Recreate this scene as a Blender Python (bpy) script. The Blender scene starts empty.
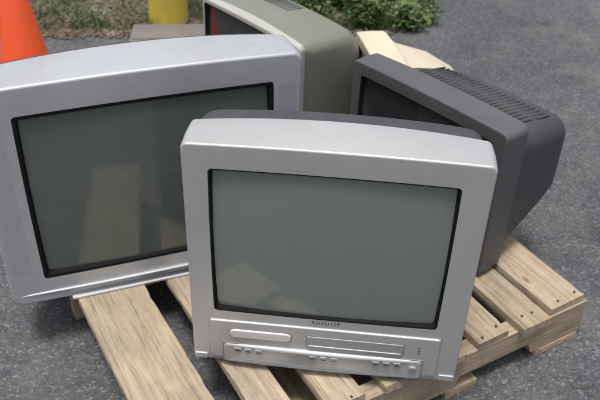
import bpy, bmesh, math, random
import numpy as np
from mathutils import Vector, Matrix, noise
random.seed(7)
D=bpy.data; C=bpy.context; S=C.scene
S.view_settings.view_transform='Standard'; S.view_settings.look='None'; S.view_settings.exposure=0
COL=S.collection

# ------------------------------------------------------------------ materials
def mat(name):
    m=D.materials.new(name); m.use_nodes=True
    n=m.node_tree.nodes; l=m.node_tree.links
    return m,n,l,n["Principled BSDF"]
def ramp(n,stops):
    r=n.new("ShaderNodeValToRGB"); e=r.color_ramp.elements
    e[0].position=stops[0][0]; e[0].color=(*stops[0][1],1)
    e[1].position=stops[-1][0]; e[1].color=(*stops[-1][1],1)
    for p,c in stops[1:-1]:
        k=e.new(p); k.color=(*c,1)
    return r
def tex(n,l,kind,scale,vec=None,**kw):
    t=n.new("ShaderNodeTex"+kind); t.inputs["Scale"].default_value=scale
    for k,v in kw.items():
        if k in("Detail","Roughness","Distortion","Randomness"): t.inputs[k].default_value=v
        else: setattr(t,k,v)
    if vec is not None: l.new(vec,t.inputs["Vector"])
    return t
def mapping(n,l,scale=(1,1,1),rnd=False,coord="Object"):
    tc=n.new("ShaderNodeTexCoord"); mp=n.new("ShaderNodeMapping"); mp.inputs["Scale"].default_value=scale
    l.new(tc.outputs[coord],mp.inputs["Vector"])
    if rnd:
        oi=n.new("ShaderNodeObjectInfo"); mm=n.new("ShaderNodeMath"); mm.operation='MULTIPLY'; mm.inputs[1].default_value=37
        l.new(oi.outputs["Random"],mm.inputs[0]); l.new(mm.outputs[0],mp.inputs["Location"])
    return mp.outputs["Vector"]
def mix(n,l,a,b,f,mode='MIX'):
    m=n.new("ShaderNodeMix"); m.data_type='RGBA'; m.blend_type=mode
    for s,v in((m.inputs[6],a),(m.inputs[7],b),(m.inputs[0],f)):
        if hasattr(v,"links"): l.new(v,s)
        elif isinstance(v,(int,float)): s.default_value=v
        else: s.default_value=(*v,1)
    return m.outputs[2]
def bump(n,l,b,h,strength,dist):
    k=n.new("ShaderNodeBump"); k.inputs["Strength"].default_value=strength; k.inputs["Distance"].default_value=dist
    l.new(h,k.inputs["Height"]); l.new(k.outputs[0],b.inputs["Normal"])

def plastic(name,col,rough=.45,metal=0.,dirt=.25,dirtcol=(.16,.14,.11),grain=.15,spec=.5):
    m,n,l,b=mat(name); v=mapping(n,l,rnd=True)
    n1=tex(n,l,"Noise",6,v,Detail=6,Roughness=.65); n2=tex(n,l,"Noise",900,v,Detail=2)
    n3=tex(n,l,"Noise",38,mapping(n,l,(1,1,.35),rnd=True),Detail=8,Roughness=.8)
    r=ramp(n,[(.45,(0,0,0)),(.75,(1,1,1))]); l.new(n1.outputs[0],r.inputs[0])
    mu=n.new("ShaderNodeMath"); mu.operation='MULTIPLY'; mu.inputs[1].default_value=dirt; l.new(r.outputs[0],mu.inputs[0])
    c=mix(n,l,col,dirtcol,mu.outputs[0])
    r3=ramp(n,[(.6,(0,0,0)),(.72,(1,1,1))]); l.new(n3.outputs[0],r3.inputs[0])
    m3=n.new("ShaderNodeMath"); m3.operation='MULTIPLY'; m3.inputs[1].default_value=dirt*.9; l.new(r3.outputs[0],m3.inputs[0])
    c=mix(n,l,c,dirtcol,m3.outputs[0]); l.new(c,b.inputs["Base Color"])
    rr=n.new("ShaderNodeMapRange"); rr.inputs[3].default_value=rough-.08; rr.inputs[4].default_value=rough+.15
    l.new(n1.outputs[0],rr.inputs[0]); l.new(rr.outputs[0],b.inputs["Roughness"])
    b.inputs["Metallic"].default_value=metal; b.inputs["Specular IOR Level"].default_value=spec
    bump(n,l,b,n2.outputs[0],grain,.0006)
    return m
M_SIL=plastic("silver_plastic",(.485,.488,.495),.40,.45,.2)
M_SILL=plastic("silver_plastic_light",(.60,.60,.60),.35,.2,.05)
M_SILB=plastic("silver_plastic_bluish",(.47,.485,.515),.38,.38,.2)
M_SILM=plastic("silver_plastic_medium",(.34,.345,.355),.42,.3,.15)
M_SILD=plastic("silver_plastic_dark",(.24,.245,.255),.4,.3,.1)
M_DARK=plastic("charcoal_plastic",(.048,.050,.057),.5,0,.35,(.12,.115,.105),.5)
M_DARK2=plastic("dark_grey_plastic",(.078,.080,.088),.48,0,.4,(.14,.135,.13),.4)
M_BLACK=plastic("black_plastic",(.008,.008,.009),.8,0,.05,spec=.15)
M_OLIVE=plastic("olive_grey_plastic",(.180,.182,.148),.5,0,.35,(.23,.22,.18),.4)
M_OLIVET=plastic("grey_beige_plastic",(.40,.40,.36),.45,0,.25,(.3,.27,.2),.3)
M_CREAM=plastic("cream_plastic",(.58,.53,.40),.5,0,.4,(.34,.28,.2),.3)
M_BROWN=plastic("brown_grey_metal",(.17,.15,.14),.5,.1,.6,(.26,.23,.2),.3)
M_YEL=plastic("yellow_paint",(.66,.50,.07),.5,0,.5,(.3,.24,.1),.3)
M_ORG=plastic("cone_orange_vinyl",(.78,.09,.02),.5,0,.3,(.35,.1,.05),.2)
M_RUB=plastic("black_rubber",(.03,.03,.03),.8,0,.4,(.1,.1,.09),.4)
M_NAIL=plastic("nail_steel",(.1,.09,.08),.5,.7,.3)
M_WHITE=plastic("label_white",(.7,.7,.68),.5,0,.1)

def glass(name,col,ior=1.7):
    m,n,l,b=mat(name); v=mapping(n,l)
    n1=tex(n,l,"Noise",3,v,Detail=5,Roughness=.7)
    sm=tex(n,l,"Noise",9,mapping(n,l,(1,1,3.5)),Detail=7,Roughness=.75,Distortion=.8)
    c=mix(n,l,col,tuple(min(1,x*1.18+.008) for x in col),n1.outputs[0])
    rs=ramp(n,[(.55,(0,0,0)),(.8,(.16,.16,.16))]); l.new(sm.outputs[0],rs.inputs[0])
    c=mix(n,l,c,(.32,.31,.29),rs.outputs[0]); l.new(c,b.inputs["Base Color"])
    rr=n.new("ShaderNodeMapRange"); rr.inputs[1].default_value=.4; rr.inputs[2].default_value=.75; rr.inputs[3].default_value=.05; rr.inputs[4].default_value=.22
    l.new(sm.outputs[0],rr.inputs[0]); l.new(rr.outputs[0],b.inputs["Roughness"])
    b.inputs["IOR"].default_value=ior
    return m
M_SCR1=glass("crt_glass",(.148,.173,.160)); M_SCR2=glass("crt_glass_dark",(.086,.103,.094)); M_SCR3=glass("crt_glass_black",(.02,.023,.025))

def wood(name,ca,cb,cc):
    m,n,l,b=mat(name); v=mapping(n,l,(1.2,16,16),rnd=True); v2=mapping(n,l,(1,1,1),rnd=True)
    g=tex(n,l,"Noise",5,v,Detail=8,Roughness=.62,Distortion=.6)
    r=ramp(n,[(.3,cb),(.5,ca),(.72,cc)]); l.new(g.outputs[0],r.inputs[0])
    st=tex(n,l,"Noise",6,v2,Detail=8,Roughness=.78)
    rs=ramp(n,[(.38,(0,0,0)),(.72,(1,1,1))]); l.new(st.outputs[0],rs.inputs[0])
    mm=n.new("ShaderNodeMath"); mm.operation='MULTIPLY'; mm.inputs[1].default_value=.72; l.new(rs.outputs[0],mm.inputs[0])
    c=mix(n,l,r.outputs[0],(.225,.195,.16),mm.outputs[0])
    fg=tex(n,l,"Noise",14,mapping(n,l,(.6,22,22),rnd=True),Detail=5,Roughness=.7)
    rg=ramp(n,[(.34,(.38,.35,.31)),(.46,(1,1,1))]); l.new(fg.outputs[0],rg.inputs[0])
    c=mix(n,l,c,rg.outputs[0],.85,'MULTIPLY')
    vo=tex(n,l,"Voronoi",5,mapping(n,l,(1,2.2,2.2),rnd=True))
    rk=ramp(n,[(.04,(1,1,1)),(.10,(0,0,0))]); l.new(vo.outputs["Distance"],rk.inputs[0])
    c=mix(n,l,c,(.13,.07,.03),rk.outputs[0])
    oi=n.new("ShaderNodeObjectInfo"); mr=n.new("ShaderNodeMapRange"); mr.inputs[3].default_value=.75; mr.inputs[4].default_value=1.1
    l.new(oi.outputs["Random"],mr.inputs[0])
    hs=n.new("ShaderNodeHueSaturation"); l.new(c,hs.inputs["Color"]); l.new(mr.outputs[0],hs.inputs["Value"])
    l.new(hs.outputs[0],b.inputs["Base Color"]); b.inputs["Roughness"].default_value=.8
    bump(n,l,b,g.outputs[0],.7,.0025)
    return m
M_WOOD=wood("pallet_pine",(.44,.345,.235),(.28,.20,.13),(.53,.44,.32))

# asphalt
M_ASP,n,l,b=mat("asphalt"); v=mapping(n,l)
big=tex(n,l,"Noise",.9,v,Detail=5,Roughness=.6); vo=tex(n,l,"Voronoi",190,v); fi=tex(n,l,"Noise",330,v,Detail=3)
r1=ramp(n,[(.3,(.068,.069,.077)),(.7,(.118,.118,.127))]); l.new(big.outputs[0],r1.inputs[0])
sep=n.new("ShaderNodeSeparateColor"); l.new(vo.outputs["Color"],sep.inputs[0])
rs=ramp(n,[(.0,(.58,.58,.60)),(.55,(.92,.92,.92)),(.88,(1.2,1.2,1.2)),(1,(2.1,2.06,1.96))]); l.new(sep.outputs[0],rs.inputs[0])
c=mix(n,l,r1.outputs[0],rs.outputs[0],1.,'MULTIPLY')
rf=ramp(n,[(.35,(.80,.80,.80)),(.65,(1.16,1.16,1.16))]); l.new(fi.outputs[0],rf.inputs[0])
c=mix(n,l,c,rf.outputs[0],1.,'MULTIPLY')
dn=tex(n,l,"Noise",2.3,v,Detail=9,Roughness=.75); rd=ramp(n,[(.50,(0,0,0)),(.70,(.55,.55,.55))]); l.new(dn.outputs[0],rd.inputs[0])
c=mix(n,l,c,(.17,.162,.15),rd.outputs[0])
d2=tex(n,l,"Noise",5,v,Detail=6,Roughness=.7); r2=ramp(n,[(.32,(.62,.62,.62)),(.46,(1,1,1))]); l.new(d2.outputs[0],r2.inputs[0])
c=mix(n,l,c,r2.outputs[0],.8,'MULTIPLY')
l.new(c,b.inputs["Base Color"]); b.inputs["Roughness"].default_value=.88; b.inputs["Specular IOR Level"].default_value=.3
ad=n.new("ShaderNodeMath"); ad.operation='ADD'; l.new(vo.outputs["Distance"],ad.inputs[0]); l.new(fi.outputs[0],ad.inputs[1])
bump(n,l,b,ad.outputs[0],.6,.003)
# dirt
M_DIRT,n,l,b=mat("mulch_dirt"); v=mapping(n,l)
a=tex(n,l,"Noise",14,v,Detail=9,Roughness=.75); r=ramp(n,[(.3,(.05,.038,.026)),(.5,(.12,.095,.065)),(.72,(.22,.18,.13))]); l.new(a.outputs[0],r.inputs[0])
l.new(r.outputs[0],b.inputs["Base Color"]); b.inputs["Roughness"].default_value=.95; bump(n,l,b,a.outputs[0],1,.02)
def leafmat(name,ca,cb,cc):
    m,n,l,b=mat(name); v=mapping(n,l); a=tex(n,l,"Noise",9,v,Detail=5,Roughness=.8)
    r=ramp(n,[(.32,ca),(.52,cb),(.7,cc)]); l.new(a.outputs[0],r.inputs[0]); l.new(r.outputs[0],b.inputs["Base Color"]); b.inputs["Roughness"].default_value=.55
    return m
M_LEAF=leafmat("weed_leaf",(.045,.08,.02),(.085,.14,.04),(.16,.21,.07))
M_CHIP=leafmat("wood_chip",(.07,.05,.035),(.16,.125,.09),(.30,.25,.19))
M_GRAV=leafmat("gravel_stone",(.10,.10,.10),(.20,.19,.18),(.36,.34,.31))

# ------------------------------------------------------------------ helpers
def empty(name,loc=(0,0,0),rz=0,rx=0,ry=0):
    e=D.objects.new(name,None); e.location=loc; e.rotation_euler=(rx,ry,rz); e.empty_display_size=.1; COL.objects.link(e); return e
def mkobj(name,verts,faces,mats,mi=None,parent=None,smooth=35,recalc=False,wn=False):
    me=D.meshes.new(name); me.from_pydata([tuple(v) for v in verts],[],faces)
    for m in mats: me.materials.append(m)
    if mi is not None: me.polygons.foreach_set("material_index",mi)
    if recalc:
        bm=bmesh.new(); bm.from_mesh(me); bmesh.ops.recalc_face_normals(bm,faces=bm.faces); bm.to_mesh(me); bm.free()
    if smooth:
        me.shade_smooth(); me.set_sharp_from_angle(angle=math.radians(smooth))
    me.update()
    o=D.objects.new(name,me); COL.objects.link(o)
    if wn:
        w_=o.modifiers.new("wn","WEIGHTED_NORMAL"); w_.keep_sharp=True; w_.weight=50
    if parent: o.parent=parent
    return o
def box(name,c,s,m,parent=None,bev=.002,rot=(0,0,0),seg=2):
    bm=bmesh.new(); bmesh.ops.create_cube(bm,size=1); bmesh.ops.scale(bm,vec=s,verts=bm.verts)
    if bev>0: bmesh.ops.bevel(bm,geom=bm.edges[:],offset=min(bev,min(s)*.45),segments=seg,affect='EDGES',profile=.5)
    me=D.meshes.new(name); bm.to_mesh(me); bm.free(); me.materials.append(m); me.shade_smooth(); me.set_sharp_from_angle(angle=math.radians(40))
    o=D.objects.new(name,me); COL.objects.link(o); o.location=c; o.rotation_euler=rot
    if parent: o.parent=parent
    return o
NE,NC=14,7
def loop(x0,x1,z0,z1,r,y,ct=0,cb=0,cs=0,bow=0,lean=0):
    xc,zc=(x0+x1)/2,(z0+z1)/2; hw,hh=(x1-x0)/2,(z1-z0)/2
    P=[]
    cs4=[((x1-r,z0+r),-90),((x1-r,z1-r),0),((x0+r,z1-r),90),((x0+r,z0+r),180)]
    for i,((cx,cz),a0) in enumerate(cs4):
        for k in range(NC):
            a=math.radians(a0+90*k/(NC-1)); P.append((cx+r*math.cos(a),cz+r*math.sin(a)))
        nx=cs4[(i+1)%4]; a=math.radians(nx[1]); q=(nx[0][0]+r*math.cos(a),nx[0][1]+r*math.sin(a)); p=P[-1]
        for k in range(1,NE):
            t=k/NE; P.append((p[0]+(q[0]-p[0])*t,p[1]+(q[1]-p[1])*t))
    out=[]
    for x,z in P:
        u=(x-xc)/hw; w=(z-zc)/hh
        zz=z+ct*(1-u*u)*max(w,0)-cb*(1-u*u)*max(-w,0); xx=x+cs*u*(1-w*w)
        out.append((xx,y+bow*u*u+lean*(w+1)/2,zz))
    return out
def loft(name,loops,mats,bands,parent,cap=None,smooth=32,wn=True):
    N=len(loops[0]); V=[p for L in loops for p in L]; F=[];MI=[]
    for i in range(len(loops)-1):
        for k in range(N):
            a=i*N+k; b_=i*N+(k+1)%N; F.append((a,b_,b_+N,a+N)); MI.append(bands[i])
    if cap is not None:
        F.append(tuple(range((len(loops)-1)*N,len(loops)*N))); MI.append(cap)
    return mkobj(name,V,F,mats,MI,parent,smooth,recalc=False,wn=wn)
def screen(parent,xc,zc,hw,hh,r,y,bulge,m):
    loops=[]
    for k in range(20):
        s=1-k/19.0*.985
        Q=[]
        for p in loop(xc-hw,xc+hw,zc-hh,zc+hh,r,y,hh*.015,hh*.015,hw*.006):
            x=(p[0]-xc)*s; z=(p[2]-zc)*s
            Q.append((x+xc,y-bulge*(1-.56*(x/hw)**2-.44*(z/hh)**2),z+zc))
        loops.append(Q)
    return loft("screen_glass",loops,[m],[0]*19,parent,cap=0,smooth=80,wn=False)

def crt(name,loc,yaw,W,H,sc,bez,body,m_front,m_top,m_body,m_scr,rim=.004,r=.02,ctf=.004,edge=.005,rec=.011,cr=.007,bulge=.008):
    """sc=(xc,zc,hw,hh); bez=depth,crown ; body=list of (y,hwL,hwR,z0,z1,r,crown)"""
    e=empty(name,loc,yaw)
    xc,zc,hw,hh=sc; d,ct=bez; g=edge
    cc=(hh*.015,hh*.015,hw*.006)
    L=[loop(xc-hw+.003,xc+hw-.003,zc-hh+.003,zc+hh-.003,cr,rec+.003,*cc),
       loop(xc-hw,xc+hw,zc-hh,zc+hh,cr,.004,*cc),
       loop(xc-hw-rim*.3,xc+hw+rim*.3,zc-hh-rim*.3,zc+hh+rim*.3,cr,.001,*cc),
       loop(xc-hw-rim,xc+hw+rim,zc-hh-rim,zc+hh+rim,cr,0,*cc),
       loop(-W/2+g,W/2-g,g,H-g,r,0,ctf),
       loop(-W/2+g*.60,W/2-g*.60,g*.60,H-g*.60,r,g*.10,ctf),
       loop(-W/2+g*.28,W/2-g*.28,g*.28,H-g*.28,r,g*.32,ctf),
       loop(-W/2+g*.08,W/2-g*.08,g*.08,H-g*.08,r,g*.64,ctf),
       loop(-W/2,W/2,0,H,r,g,ctf),
       loop(-W/2-.001,W/2+.001,0,H+.001,r,d*.5,ctf+(ct-ctf)*.6),
       loop(-W/2,W/2,0,H,r,d-.006,ct),
       loop(-W/2+.003,W/2-.003,.003,H-.003,r,d,ct),
       loop(-W/2+.007,W/2-.007,.007,H-.008,r,d+.001,ct)]
    bands=[1,1,1,0,0,0,0,0,2,2,2,3]
    for (y,a,b_,z0,z1,rr,cq) in body:
        L.append(loop(-a,b_,z0,z1,rr,y,cq)); bands.append(3)
    loft("casing",L,[m_front,M_BLACK,m_top,m_body],bands,e,cap=3)
    screen(e,xc,zc,hw-.001,hh-.001,cr,rec,bulge,m_scr)
    return e

def slab(name,parent,x0,x1,z0,z1,y0,y1,r,m,ct=0,cb=0,bow=0,ed=.0025):
    L=[loop(x0,x1,z0,z1,r,y0,ct,cb,0,bow),loop(x0,x1,z0,z1,r,y1+ed,ct,cb,0,bow),loop(x0+ed*.4,x1-ed*.4,z0+ed*.4,z1-ed*.4,r,y1+ed*.35,ct,cb,0,bow),loop(x0+ed,x1-ed,z0+ed,z1-ed,max(r-ed*.5,.0005),y1,ct,cb,0,bow)]
    return loft(name,L,[m],[0]*3,parent,cap=0,smooth=50)

# ------------------------------------------------------------------ TV 1 (centre, dvd/vcr combo)
t1=crt("crt_television",(.056,1.016,.138),math.radians(-4.6),.508,.490,(-.003,.289,.203,.1525),(.085,.016),
   [(.12,.246,.246,.01,.486,.03,.014),(.135,.243,.243,.012,.480,.04,.012),(.19,.222,.222,.02,.43,.05,.01),(.27,.175,.175,.04,.34,.06,.01),(.34,.13,.13,.05,.28,.05,.01),(.375,.12,.12,.06,.26,.05,0),(.385,.10,.10,.08,.24,.04,0)],
   M_SIL,M_SIL,M_DARK,M_SCR1,r=.011,edge=.004)
slab("control_panel_gap",t1,-.2208,.2168,.0112,.1108,.002,-.0008,.005,M_SILD,ed=.0006)
slab("control_panel",t1,-.2200,.216,.012,.1100,.002,-.0042,.005,M_SIL,ed=.003)
slab("lower_lip_gap",t1,-.1958,.1898,.0045,.0548,.0,-.0052,.004,M_SILD,ed=.0006)
slab("lower_lip",t1,-.195,.189,.003,.0540,.0,-.0125,.006,M_SIL,bow=.005,ed=.006)
slab("dvd_tray_gap",t1,-.182,-.062,.070,.0925,-.002,-.0050,.009,M_DARK2,ed=.0006)
slab("dvd_tray",t1,-.1812,-.0628,.0708,.0917,-.002,-.0080,.009,M_SILL,ed=.003)
slab("tape_door_gap",t1,-.035,.150,.0625,.0915,-.002,-.0050,.003,M_DARK,ed=.0006)
slab("tape_door",t1,-.0342,.1492,.0634,.0907,-.002,-.0066,.003,M_SILM,ed=.001)
slab("tape_door_sill",t1,-.030,.145,.0655,.0690,-.002,-.0080,.001,M_SIL,ed=.001)
for i,x in enumerate((-.165,-.145,-.125,-.02,.0,.02,.10,.12,.14)):
    slab("button",t1,x-.0075,x+.0075,.0425,.0468,-.004,-.0143+.005*((x+.003)/.192)**2,.002,M_SILM,ed=.0008)
for i,x in enumerate((-.165,-.145,-.125,-.02,.0,.02,.10,.12,.14)):
    box("button_marking",(x,-.0127+.005*((x+.003)/.192)**2,.0385),(.009,.0008,.0012),M_DARK,t1,0)
box("jack_cover_seam",(-.11,-.0115,.019),(.09,.0012,.0010),M_SILD,t1,0)
slab("power_button",t1,.163,.178,.030,.040,-.006,-.0120,.005,M_SILM,ed=.001)
for i in range(3):
    box("indicator",(.178,-.0045,.086-.007*i),(.0035,.0012,.0025),M_DARK,t1,.0004)
box("logo",(.0,-.0004,.1245),(.052,.0012,.0050),M_DARK2,t1,.0004)
for i in range(8): box("logo_letter",(-.0195+i*.0056,-.0013,.1245),(.0026,.0006,.0022),M_SILL,t1,0)
for sx in(-1,1):
    slab("corner_trim",t1,(.222 if sx>0 else -.252),(.252 if sx>0 else -.226),.003,.017,.004,-.0030,.003,M_SIL,ed=.0015)
    box("foot",(sx*.19,.03,-.003),(.04,.03,.010),M_RUB,t1,.003)
    box("rear_foot",(sx*.08,.33,.024),(.03,.03,.064),M_DARK,t1,.003)

# ------------------------------------------------------------------ TV 2 (left, large)
t2=crt("crt_television",(-.301,1.284,.1295),math.radians(21.9),.640,.5015,(.005,.2535,.244,.183),(.10,.022),
   [(.13,.312,.312,.01,.490,.04,.020),(.17,.30,.30,.015,.457,.06,.015),(.24,.25,.25,.02,.39,.06,.015),(.33,.18,.18,.03,.33,.06,.01),(.40,.14,.14,.04,.28,.05,0),(.41,.12,.12,.06,.26,.04,0)],
   M_SILB,M_SILB,M_DARK,M_SCR2,rim=.009,r=.018,ctf=.006,edge=.006,rec=.012,bulge=.009)
def grille(parent,x0,x1,z0,z1,st=.0050):
    V=[];F=[]; y=-.0004; rr=st*.22; i=0
    z=z0
    while z<z1:
        x=x0+(st/2 if i%2 else 0)
        while x<x1:
            b0=len(V)
            for k in range(6):
                a=k*math.pi/3; V.append((x+rr*math.cos(a),y,z+rr*math.sin(a)))
            F.append(tuple(range(b0,b0+6))); x+=st
        z+=st*.87; i+=1
    return mkobj("speaker_perforations",V,F,[M_SILM],None,parent,0)
grille(t2,-.306,-.266,.085,.44); grille(t2,.270,.306,.085,.44)
box("badge",(.10,-.001,.043),(.036,.002,.010),M_SILD,t2,.0008)
for i,dx_ in enumerate((-.010,0,.010)): box("badge_letter",(.10+dx_,-.0024,.043),(.006,.0008,.0045),M_BLACK,t2,0)
slab("lower_trim_gap",t2,-.305,.305,.005,.0285,.004,-.001,.005,M_SILD,bow=.002,ed=.0006)
slab("lower_trim",t2,-.304,.304,.004,.0270,.004,-.009,.005,M_SILB,bow=.008,ed=.003)
slab("plinth",t2,-.20,.24,-.001,.0045,.06,-.013,.002,M_SILL,ed=.001)
for sx in(-1,1): box("rear_foot",(sx*.1,.34,.020),(.03,.03,.042),M_DARK,t2,.003)

# ------------------------------------------------------------------ TV 3 (dark, right)
y3=math.radians(-49.5); cx=(.413+.115)/2; cy=(1.316+1.666)/2
t3=crt("crt_television",(cx,cy,.132),y3,.462,.372,(0,.19,.195,.148),(.075,.006),
   [(.080,.218,.221,.01,.352,.03,.006),(.088,.212,.219,.02,.340,.04,.005),(.16,.195,.215,.045,.332,.05,.005),(.235,.165,.209,.08,.318,.045,.005),(.275,.145,.203,.10,.305,.04,.003),(.30,.13,.190,.12,.28,.04,0),(.308,.11,.165,.15,.25,.04,0)],
   M_DARK2,M_DARK2,M_DARK,M_SCR3,rim=.004,r=.016)
for j,(yy,zz) in enumerate(((.140,.3352),(.205,.3240))):
    for i in range(24):
        u=(-.135+i*.0135)
        box("vent_slot",(u,yy,zz+.0035*(1-(u/.2)**2)),(.0042,.054,.0045),M_RUB,t3,.001,rot=(math.radians(-9),0,0))
for i in range(9):
    box("side_vent_slot",(.2100,.20,.14+i*.012),(.004,.05,.003),M_RUB,t3,.001,rot=(0,0,math.radians(5)))
for sx in(-1,1): box("foot",(sx*.12,.20,.035),(.03,.03,.07),M_DARK,t3,.003)

# ------------------------------------------------------------------ TV 4 (olive grey)
y4=math.radians(-50); dx,dy=math.cos(y4),math.sin(y4); W4=.44
near=(-.015,1.725)
t4=crt("crt_television",(near[0]-dx*W4/2,near[1]-dy*W4/2,.132),y4,W4,.368,(0,.20,.203,.150),(.022,.012),
   [(.05,.214,.214,.006,.364,.03,.012),(.10,.213,.213,.006,.363,.03,.012),(.19,.207,.207,.02,.357,.035,.01),(.235,.18,.19,.04,.33,.05,.01),(.30,.12,.12,.07,.26,.05,0),(.305,.10,.10,.09,.24,.04,0)],
   M_OLIVET,M_OLIVET,M_OLIVE,M_SCR3,rim=.006,r=.014)
for i in range(14): box("vent_slot",(-.17+i*.014,.15,.3700-.004*(((-.17+i*.014))/.2)**2),(.005,.06,.004),M_DARK,t4,.001,rot=(math.radians(-4),0,0))
for sx in(-1,1): box("foot",(sx*.1,.22,.02),(.03,.03,.045),M_OLIVE,t4,.003)

# ------------------------------------------------------------------ TV 5 (cream, small)
y5=math.radians(-80)
t5=crt("crt_television",(.172,1.895,.132),y5,.34,.285,(0,.15,.135,.105),(.085,.006),
   [(.095,.164,.164,.008,.268,.03,.006),(.11,.155,.155,.012,.258,.035,.006),(.20,.145,.145,.03,.235,.04,.004),(.27,.12,.12,.05,.20,.04,0),(.29,.10,.10,.06,.18,.03,0)],
   M_CREAM,M_CREAM,M_CREAM,M_SCR3,r=.02)
for sx in(-1,1): box("foot",(sx*.08,.18,.015),(.03,.03,.035),M_CREAM,t5,.003)

# ------------------------------------------------------------------ pallet
pal=empty("wooden_pallet",(-.210,.749,0),math.radians(31))
PH=.128
slats=[(0.008,.150),(.200,.275),(.33,.41),(.455,.54),(.575,.655),(.69,.775),(.805,.885),(.905,1.012)]
def board(name,x0,x1,y0,y1,z0,z1,along='Y',jit=.0):
    L=(y1-y0) if along=='Y' else (x1-x0); Wd=(x1-x0) if along=='Y' else (y1-y0); T=z1-z0
    nx=60; V=[];F=[]
    seed=random.random()*50
    prof=[(-.5,-.5),(.5,-.5),(.5,.30),(.487,.5),(-.487,.5),(-.5,.30)]
    for i in range(nx+1):
        x=-L/2+L*i/nx
        for (a,b_) in prof:
            w=noise.noise(Vector((x*5+seed,a*2,b_)))*.0015+noise.noise(Vector((x*23+seed,a*2,b_)))*.0009
            chip=max(0,noise.noise(Vector((x*30+seed,a*9,3)))-.36)*.008 if b_>0 else 0
            e_=(random.random()-.5)*.005 if i in(0,nx) else 0
            V.append((x+e_,a*Wd+w-(chip if a>0 else -chip),b_*T-chip*.5+(noise.noise(Vector((x*3+seed,a,7)))*.0010 if b_>0 else 0)))
    k=len(prof)
    for i in range(nx):
        for j in range(k):
            F.append((i*k+j,i*k+(j+1)%k,(i+1)*k+(j+1)%k,(i+1)*k+j))
    F.append(tuple(range(k))[::-1]); F.append(tuple(nx*k+j for j in range(k)))
    o=mkobj(name,V,F,[M_WOOD],None,pal,40,recalc=True)
    o.location=((x0+x1)/2,(y0+y1)/2,(z0+z1)/2); o.rotation_euler=((random.random()-.5)*.008,0,(math.pi/2 if along=='Y' else 0)+(random.random()-.5)*jit)
    return o
for i,(a,b_) in enumerate(slats):
    e0=random.uniform(-.012,.010)
    board("deck_board",a,b_,e0,1.2+random.uniform(-.01,.01),PH-.018,PH+random.uniform(-.001,.0005),'Y',.014)
    for yy in(.02,.60,1.18):
        for xx in((a+.022),(b_-.022)):
            bm=bmesh.new(); bmesh.ops.create_cone(bm,cap_ends=True,segments=10,radius1=.0030,radius2=.0028,depth=.003)
            me=D.meshes.new("nail"); bm.to_mesh(me); bm.free(); me.materials.append(M_NAIL)
            o=D.objects.new("nail",me); COL.objects.link(o); o.parent=pal; o.location=(xx+random.uniform(-.008,.008),yy+random.uniform(-.008,.008),PH+.0004)
def stringer(yc):
    h0,h1=.0175,PH-.019; L=1.008; t=.038
    pr=[(0,h0),(.15,h0),(.165,h0+.032),(.36,h0+.032),(.375,h0),(.635,h0),(.65,h0+.032),(.845,h0+.032),(.86,h0),(L,h0),(L,h1),(0,h1)]
    V=[(x-L/2,-t/2,z) for x,z in pr]+[(x-L/2,t/2,z) for x,z in pr]; k=len(pr)
    F=[tuple(range(k)),tuple(range(2*k-1,k-1,-1))]+[(i,i+k,(i+1)%k+k,(i+1)%k) for i in range(k)]
    o=mkobj("stringer",V,F,[M_WOOD],None,pal,0,recalc=True); o.location=(L/2+.006,yc,0)
for yc in(.024,.60,1.176): stringer(yc)
for a,b_ in((.035,.13),(.30,.39),(.455,.545),(.62,.71),(.88,1.01)):
    board("bottom_board",a,b_,.001,1.199,.001,.017,'Y',.004)

# ------------------------------------------------------------------ cone, bollard, computer
def lathe(name,prof,m,parent,seg=40):
    V=[];F=[]
    for r_,z in prof:
        for k in range(seg):
            a=2*math.pi*k/seg; V.append((r_*math.cos(a),r_*math.sin(a),z))
    for i in range(len(prof)-1):
        for k in range(seg):
            F.append((i*seg+k,i*seg+(k+1)%seg,(i+1)*seg+(k+1)%seg,(i+1)*seg+k))
    return mkobj(name,V,F,[m],None,parent,40)
co=empty("traffic_cone",(-.955,2.36,0),.3)
lathe("cone_body",[(.12,.018),(.118,.03),(.103,.034),(.098,.045),(.028,.455),(.024,.462),(.016,.463),(.016,.44),(.09,.04)],M_ORG,co)
base=box("cone_base",(0,0,.0105),(.29,.29,.02),M_ORG,co,.006)
bo=empty("bollard",(-.59,3.08,0))
lathe("post",[(.083,.0),(.083,.9),(.080,.93),(.066,.965),(.04,.985),(.0,.99)],M_YEL,bo)
pc=empty("desktop_computer",(-.49,2.68,0),math.radians(6))
box("case",(0,0,.066),(.35,.25,.108),M_BROWN,pc,.008)
box("lid_seam",(0,-.03,.1202),(.33,.003,.002),M_BLACK,pc,0)
box("front_bezel",(0,-.131,.066),(.352,.014,.114),M_DARK,pc,.005)
box("drive_door",(.09,-.1395,.090),(.14,.004,.038),M_DARK2,pc,.001)
for sx in(-1,1):
    for sy in(-1,1): box("foot",(sx*.14,sy*.09,.006),(.03,.03,.013),M_RUB,pc,.002)

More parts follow.
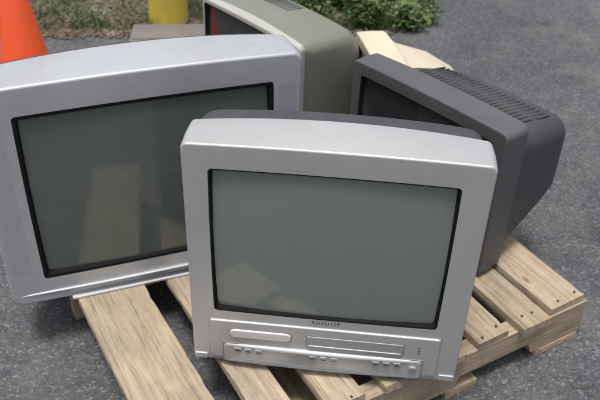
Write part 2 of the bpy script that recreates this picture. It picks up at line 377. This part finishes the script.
# ------------------------------------------------------------------ ground
def sheet(name,pts,z,m):
    return mkobj(name,[(x,y,z) for x,y in pts],[tuple(range(len(pts)))],[m],None,None,0)
G=2500
sheet("asphalt_ground",[(-G,-G),(G,-G),(G,G),(-G,G)],0,M_ASP)
def strip_edge(x): return 2.90+.10*(x+1.1)+.05*noise.noise(Vector((x*3,1,0)))+.02*noise.noise(Vector((x*14,4,0)))
V=[];F=[];nx,ny=90,60
X0,X1=-1.35,.57
for j in range(ny+1):
    for i in range(nx+1):
        fx=i/nx; y_t=j/ny
        xr=X1+.05*noise.noise(Vector((j*.2,3,0))); xl=X0+.05*noise.noise(Vector((j*.2,8,0)))
        x=xl+(xr-xl)*fx; e0=strip_edge(x)+max(0,x-.35)*.9; y=e0+(6.0-e0)*y_t**1.4
        ed=min(1,min(fx,1-fx)*12,y_t**1.4*20)
        z=.003+ed*(.018+.02*noise.noise(Vector((x*4,y*4,0)))+.008*noise.noise(Vector((x*25,y*25,0))))
        V.append((x,y,max(z,.002)))
for j in range(ny):
    for i in range(nx):
        a=j*(nx+1)+i; F.append((a,a+1,a+nx+2,a+nx+1))
mkobj("mulch_bed",V,F,[M_DIRT],None,None,80)
V=[];F=[]
def addq(c,ax,bx):
    b0=len(V); V.extend([c-ax-bx,c+ax-bx,c+ax+bx,c-ax+bx]); F.append((b0,b0+1,b0+2,b0+3))
for i in range(7500):
    x=random.uniform(-1.35,.58); y=strip_edge(x)+max(0,x-.35)*.9-.03+abs(random.gauss(0,1))*.7
    if x>-.1 and random.random()<.55: continue
    a=random.uniform(0,6.28); tl=random.uniform(-.4,.4); L_=random.uniform(.004,.016); w=random.uniform(.0015,.004)
    ax=Vector((math.cos(a)*L_,math.sin(a)*L_,tl*L_)); bx=Vector((-math.sin(a)*w,math.cos(a)*w,random.uniform(-.4,.4)*w))
    addq(Vector((x,y,.03+random.uniform(-.01,.02))) if y>strip_edge(x)+.06 else Vector((x,y,.009)),ax,bx)
mkobj("wood_chips",V,F,[M_CHIP],None,None,0)
V=[];F=[]
def blade(x,y,h,a,lean,w):
    b0=len(V); d=Vector((math.cos(a),math.sin(a),0)); s=Vector((-d.y,d.x,0))*w
    p=Vector((x,y,.01)); q=p+d*lean*.35*h+Vector((0,0,h*.6)); t=p+d*lean*h+Vector((0,0,h*(1-.25*lean)))
    V.extend([p-s,p+s,q+s*.8,q-s*.8,t]); F.append((b0,b0+1,b0+2,b0+3)); F.append((b0+3,b0+2,b0+4))
for i in range(8500):
    cl=random.random()
    if cl<.72: x=random.gauss(.12,.28)
    else: x=random.gauss(-.8,.3)
    if not -1.3<x<.50: continue
    y=strip_edge(x)+random.uniform(.03,.9)+max(0,x-.35)*.8
    if noise.noise(Vector((x*5,y*5,2)))<(-.25 if x>-.2 else .0): continue
    blade(x,y,random.uniform(.03,.11),random.uniform(0,6.28),random.uniform(.2,.9),random.uniform(.0015,.003))
mkobj("grass",V,F,[M_LEAF],None,None,0)
def shrub(name,cx,cy,rx,ry,h,nl,ls):
    e=empty(name,(cx,cy,0)); global V,F
    V=[];F=[]
    for i in range(26):
        a=random.uniform(0,6.28); q=random.random()**.5
        p0=Vector((random.gauss(0,.03),random.gauss(0,.03),0)); p1=Vector((rx*q*math.cos(a),ry*q*math.sin(a),h*random.uniform(.4,.95)))
        for s in(Vector((.003,0,0)),Vector((0,.003,0))):
            b0=len(V); V.extend([p0-s,p0+s,p1+s*.4,p1-s*.4]); F.append((b0,b0+1,b0+2,b0+3))
    mkobj("stems",V,F,[M_CHIP],None,e,0)
    V=[];F=[]
    cl=[(random.uniform(0,6.28),random.random()**.5,random.uniform(.15,1)) for _ in range(46)]
    for i in range(nl):
        a,q,hz=random.choice(cl)
        c=Vector((rx*q*math.cos(a),ry*q*math.sin(a),h*hz*(1-.45*q*q)))+Vector([random.gauss(0,.028) for _ in range(3)])
        if c.z<.012: c.z=.012+random.random()*.03
        w=Vector([random.gauss(0,1) for _ in range(3)]).cross(Vector((random.gauss(0,.4),random.gauss(0,.4),1))).normalized()
        u=w.cross(Vector((random.gauss(0,.5),random.gauss(0,.5),1))).normalized()
        L_=ls*random.uniform(.5,1.2); b0=len(V)
        V.extend([c-u*L_,c-w*L_*.42,c+u*L_,c+w*L_*.42]); F.append((b0,b0+1,b0+2,b0+3))
    mkobj("foliage",V,F,[M_LEAF],None,e,0)
shrub("shrub",.26,3.30,.32,.24,.15,8500,.014)
shrub("shrub",-.08,3.38,.28,.28,.17,6500,.014)
shrub("shrub",-1.0,3.55,.26,.25,.12,3000,.013)
shrub("shrub",.12,3.75,.38,.25,.18,5500,.014)
V=[];F=[]
for i in range(1300):
    x=random.uniform(-1.6,2.2); y=random.uniform(.3,4.2); s=random.uniform(.001,.003)*(1.8 if random.random()<.06 else 1)
    b0=len(V); a=random.uniform(0,6.28)
    for k in range(4): V.append(Vector((x+s*math.cos(a+k*1.57)*random.uniform(.7,1.3),y+s*math.sin(a+k*1.57)*random.uniform(.7,1.3),.0005)))
    V.append(Vector((x,y,s*1.1)))
    for k in range(4): F.append((b0+k,b0+(k+1)%4,b0+4))
mkobj("gravel",V,F,[M_GRAV],None,None,0)

# ------------------------------------------------------------------ light
EL,AZ=78,205
w=D.worlds.new("World"); S.world=w; w.use_nodes=True; n=w.node_tree.nodes; l=w.node_tree.links
sk=n.new("ShaderNodeTexSky"); sk.sky_type='NISHITA'; sk.sun_disc=False; sk.sun_elevation=math.radians(EL); sk.sun_rotation=math.radians(AZ)
sk.air_density=1.0; sk.dust_density=4.0; sk.ozone_density=1.0
bg=n["Background"]; bg.inputs[1].default_value=.15
hs=n.new("ShaderNodeHueSaturation"); hs.inputs["Saturation"].default_value=.35; l.new(sk.outputs[0],hs.inputs["Color"])
l.new(hs.outputs[0],bg.inputs[0])
sd=D.lights.new("sun","SUN"); sd.energy=3.1; sd.angle=math.radians(16); sd.color=(1,.97,.93)
so=D.objects.new("sun",sd); COL.objects.link(so)
az=math.radians(AZ); el=math.radians(EL); dirv=Vector((math.sin(az)*math.cos(el),math.cos(az)*math.cos(el),math.sin(el)))
so.rotation_euler=dirv.to_track_quat('Z','Y').to_euler()

# ------------------------------------------------------------------ camera
p=math.radians(34.8); r=math.radians(2.06)
R=Vector((1,0,0)); U=Vector((0,math.sin(p),math.cos(p))); Fw=Vector((0,math.cos(p),-math.sin(p)))
Rc=math.cos(r)*R+math.sin(r)*U; Uc=math.cos(r)*U-math.sin(r)*R
cam=D.cameras.new("camera"); cam.sensor_width=36; cam.lens=45; cam.clip_start=.05; cam.clip_end=6000
cam.dof.use_dof=True; cam.dof.focus_distance=1.3; cam.dof.aperture_fstop=7
co_=D.objects.new("camera",cam); COL.objects.link(co_)
M=Matrix((Rc,Uc,-Fw)).transposed().to_4x4(); M.translation=Vector((0,0,1.245)); co_.matrix_world=M
S.camera=co_
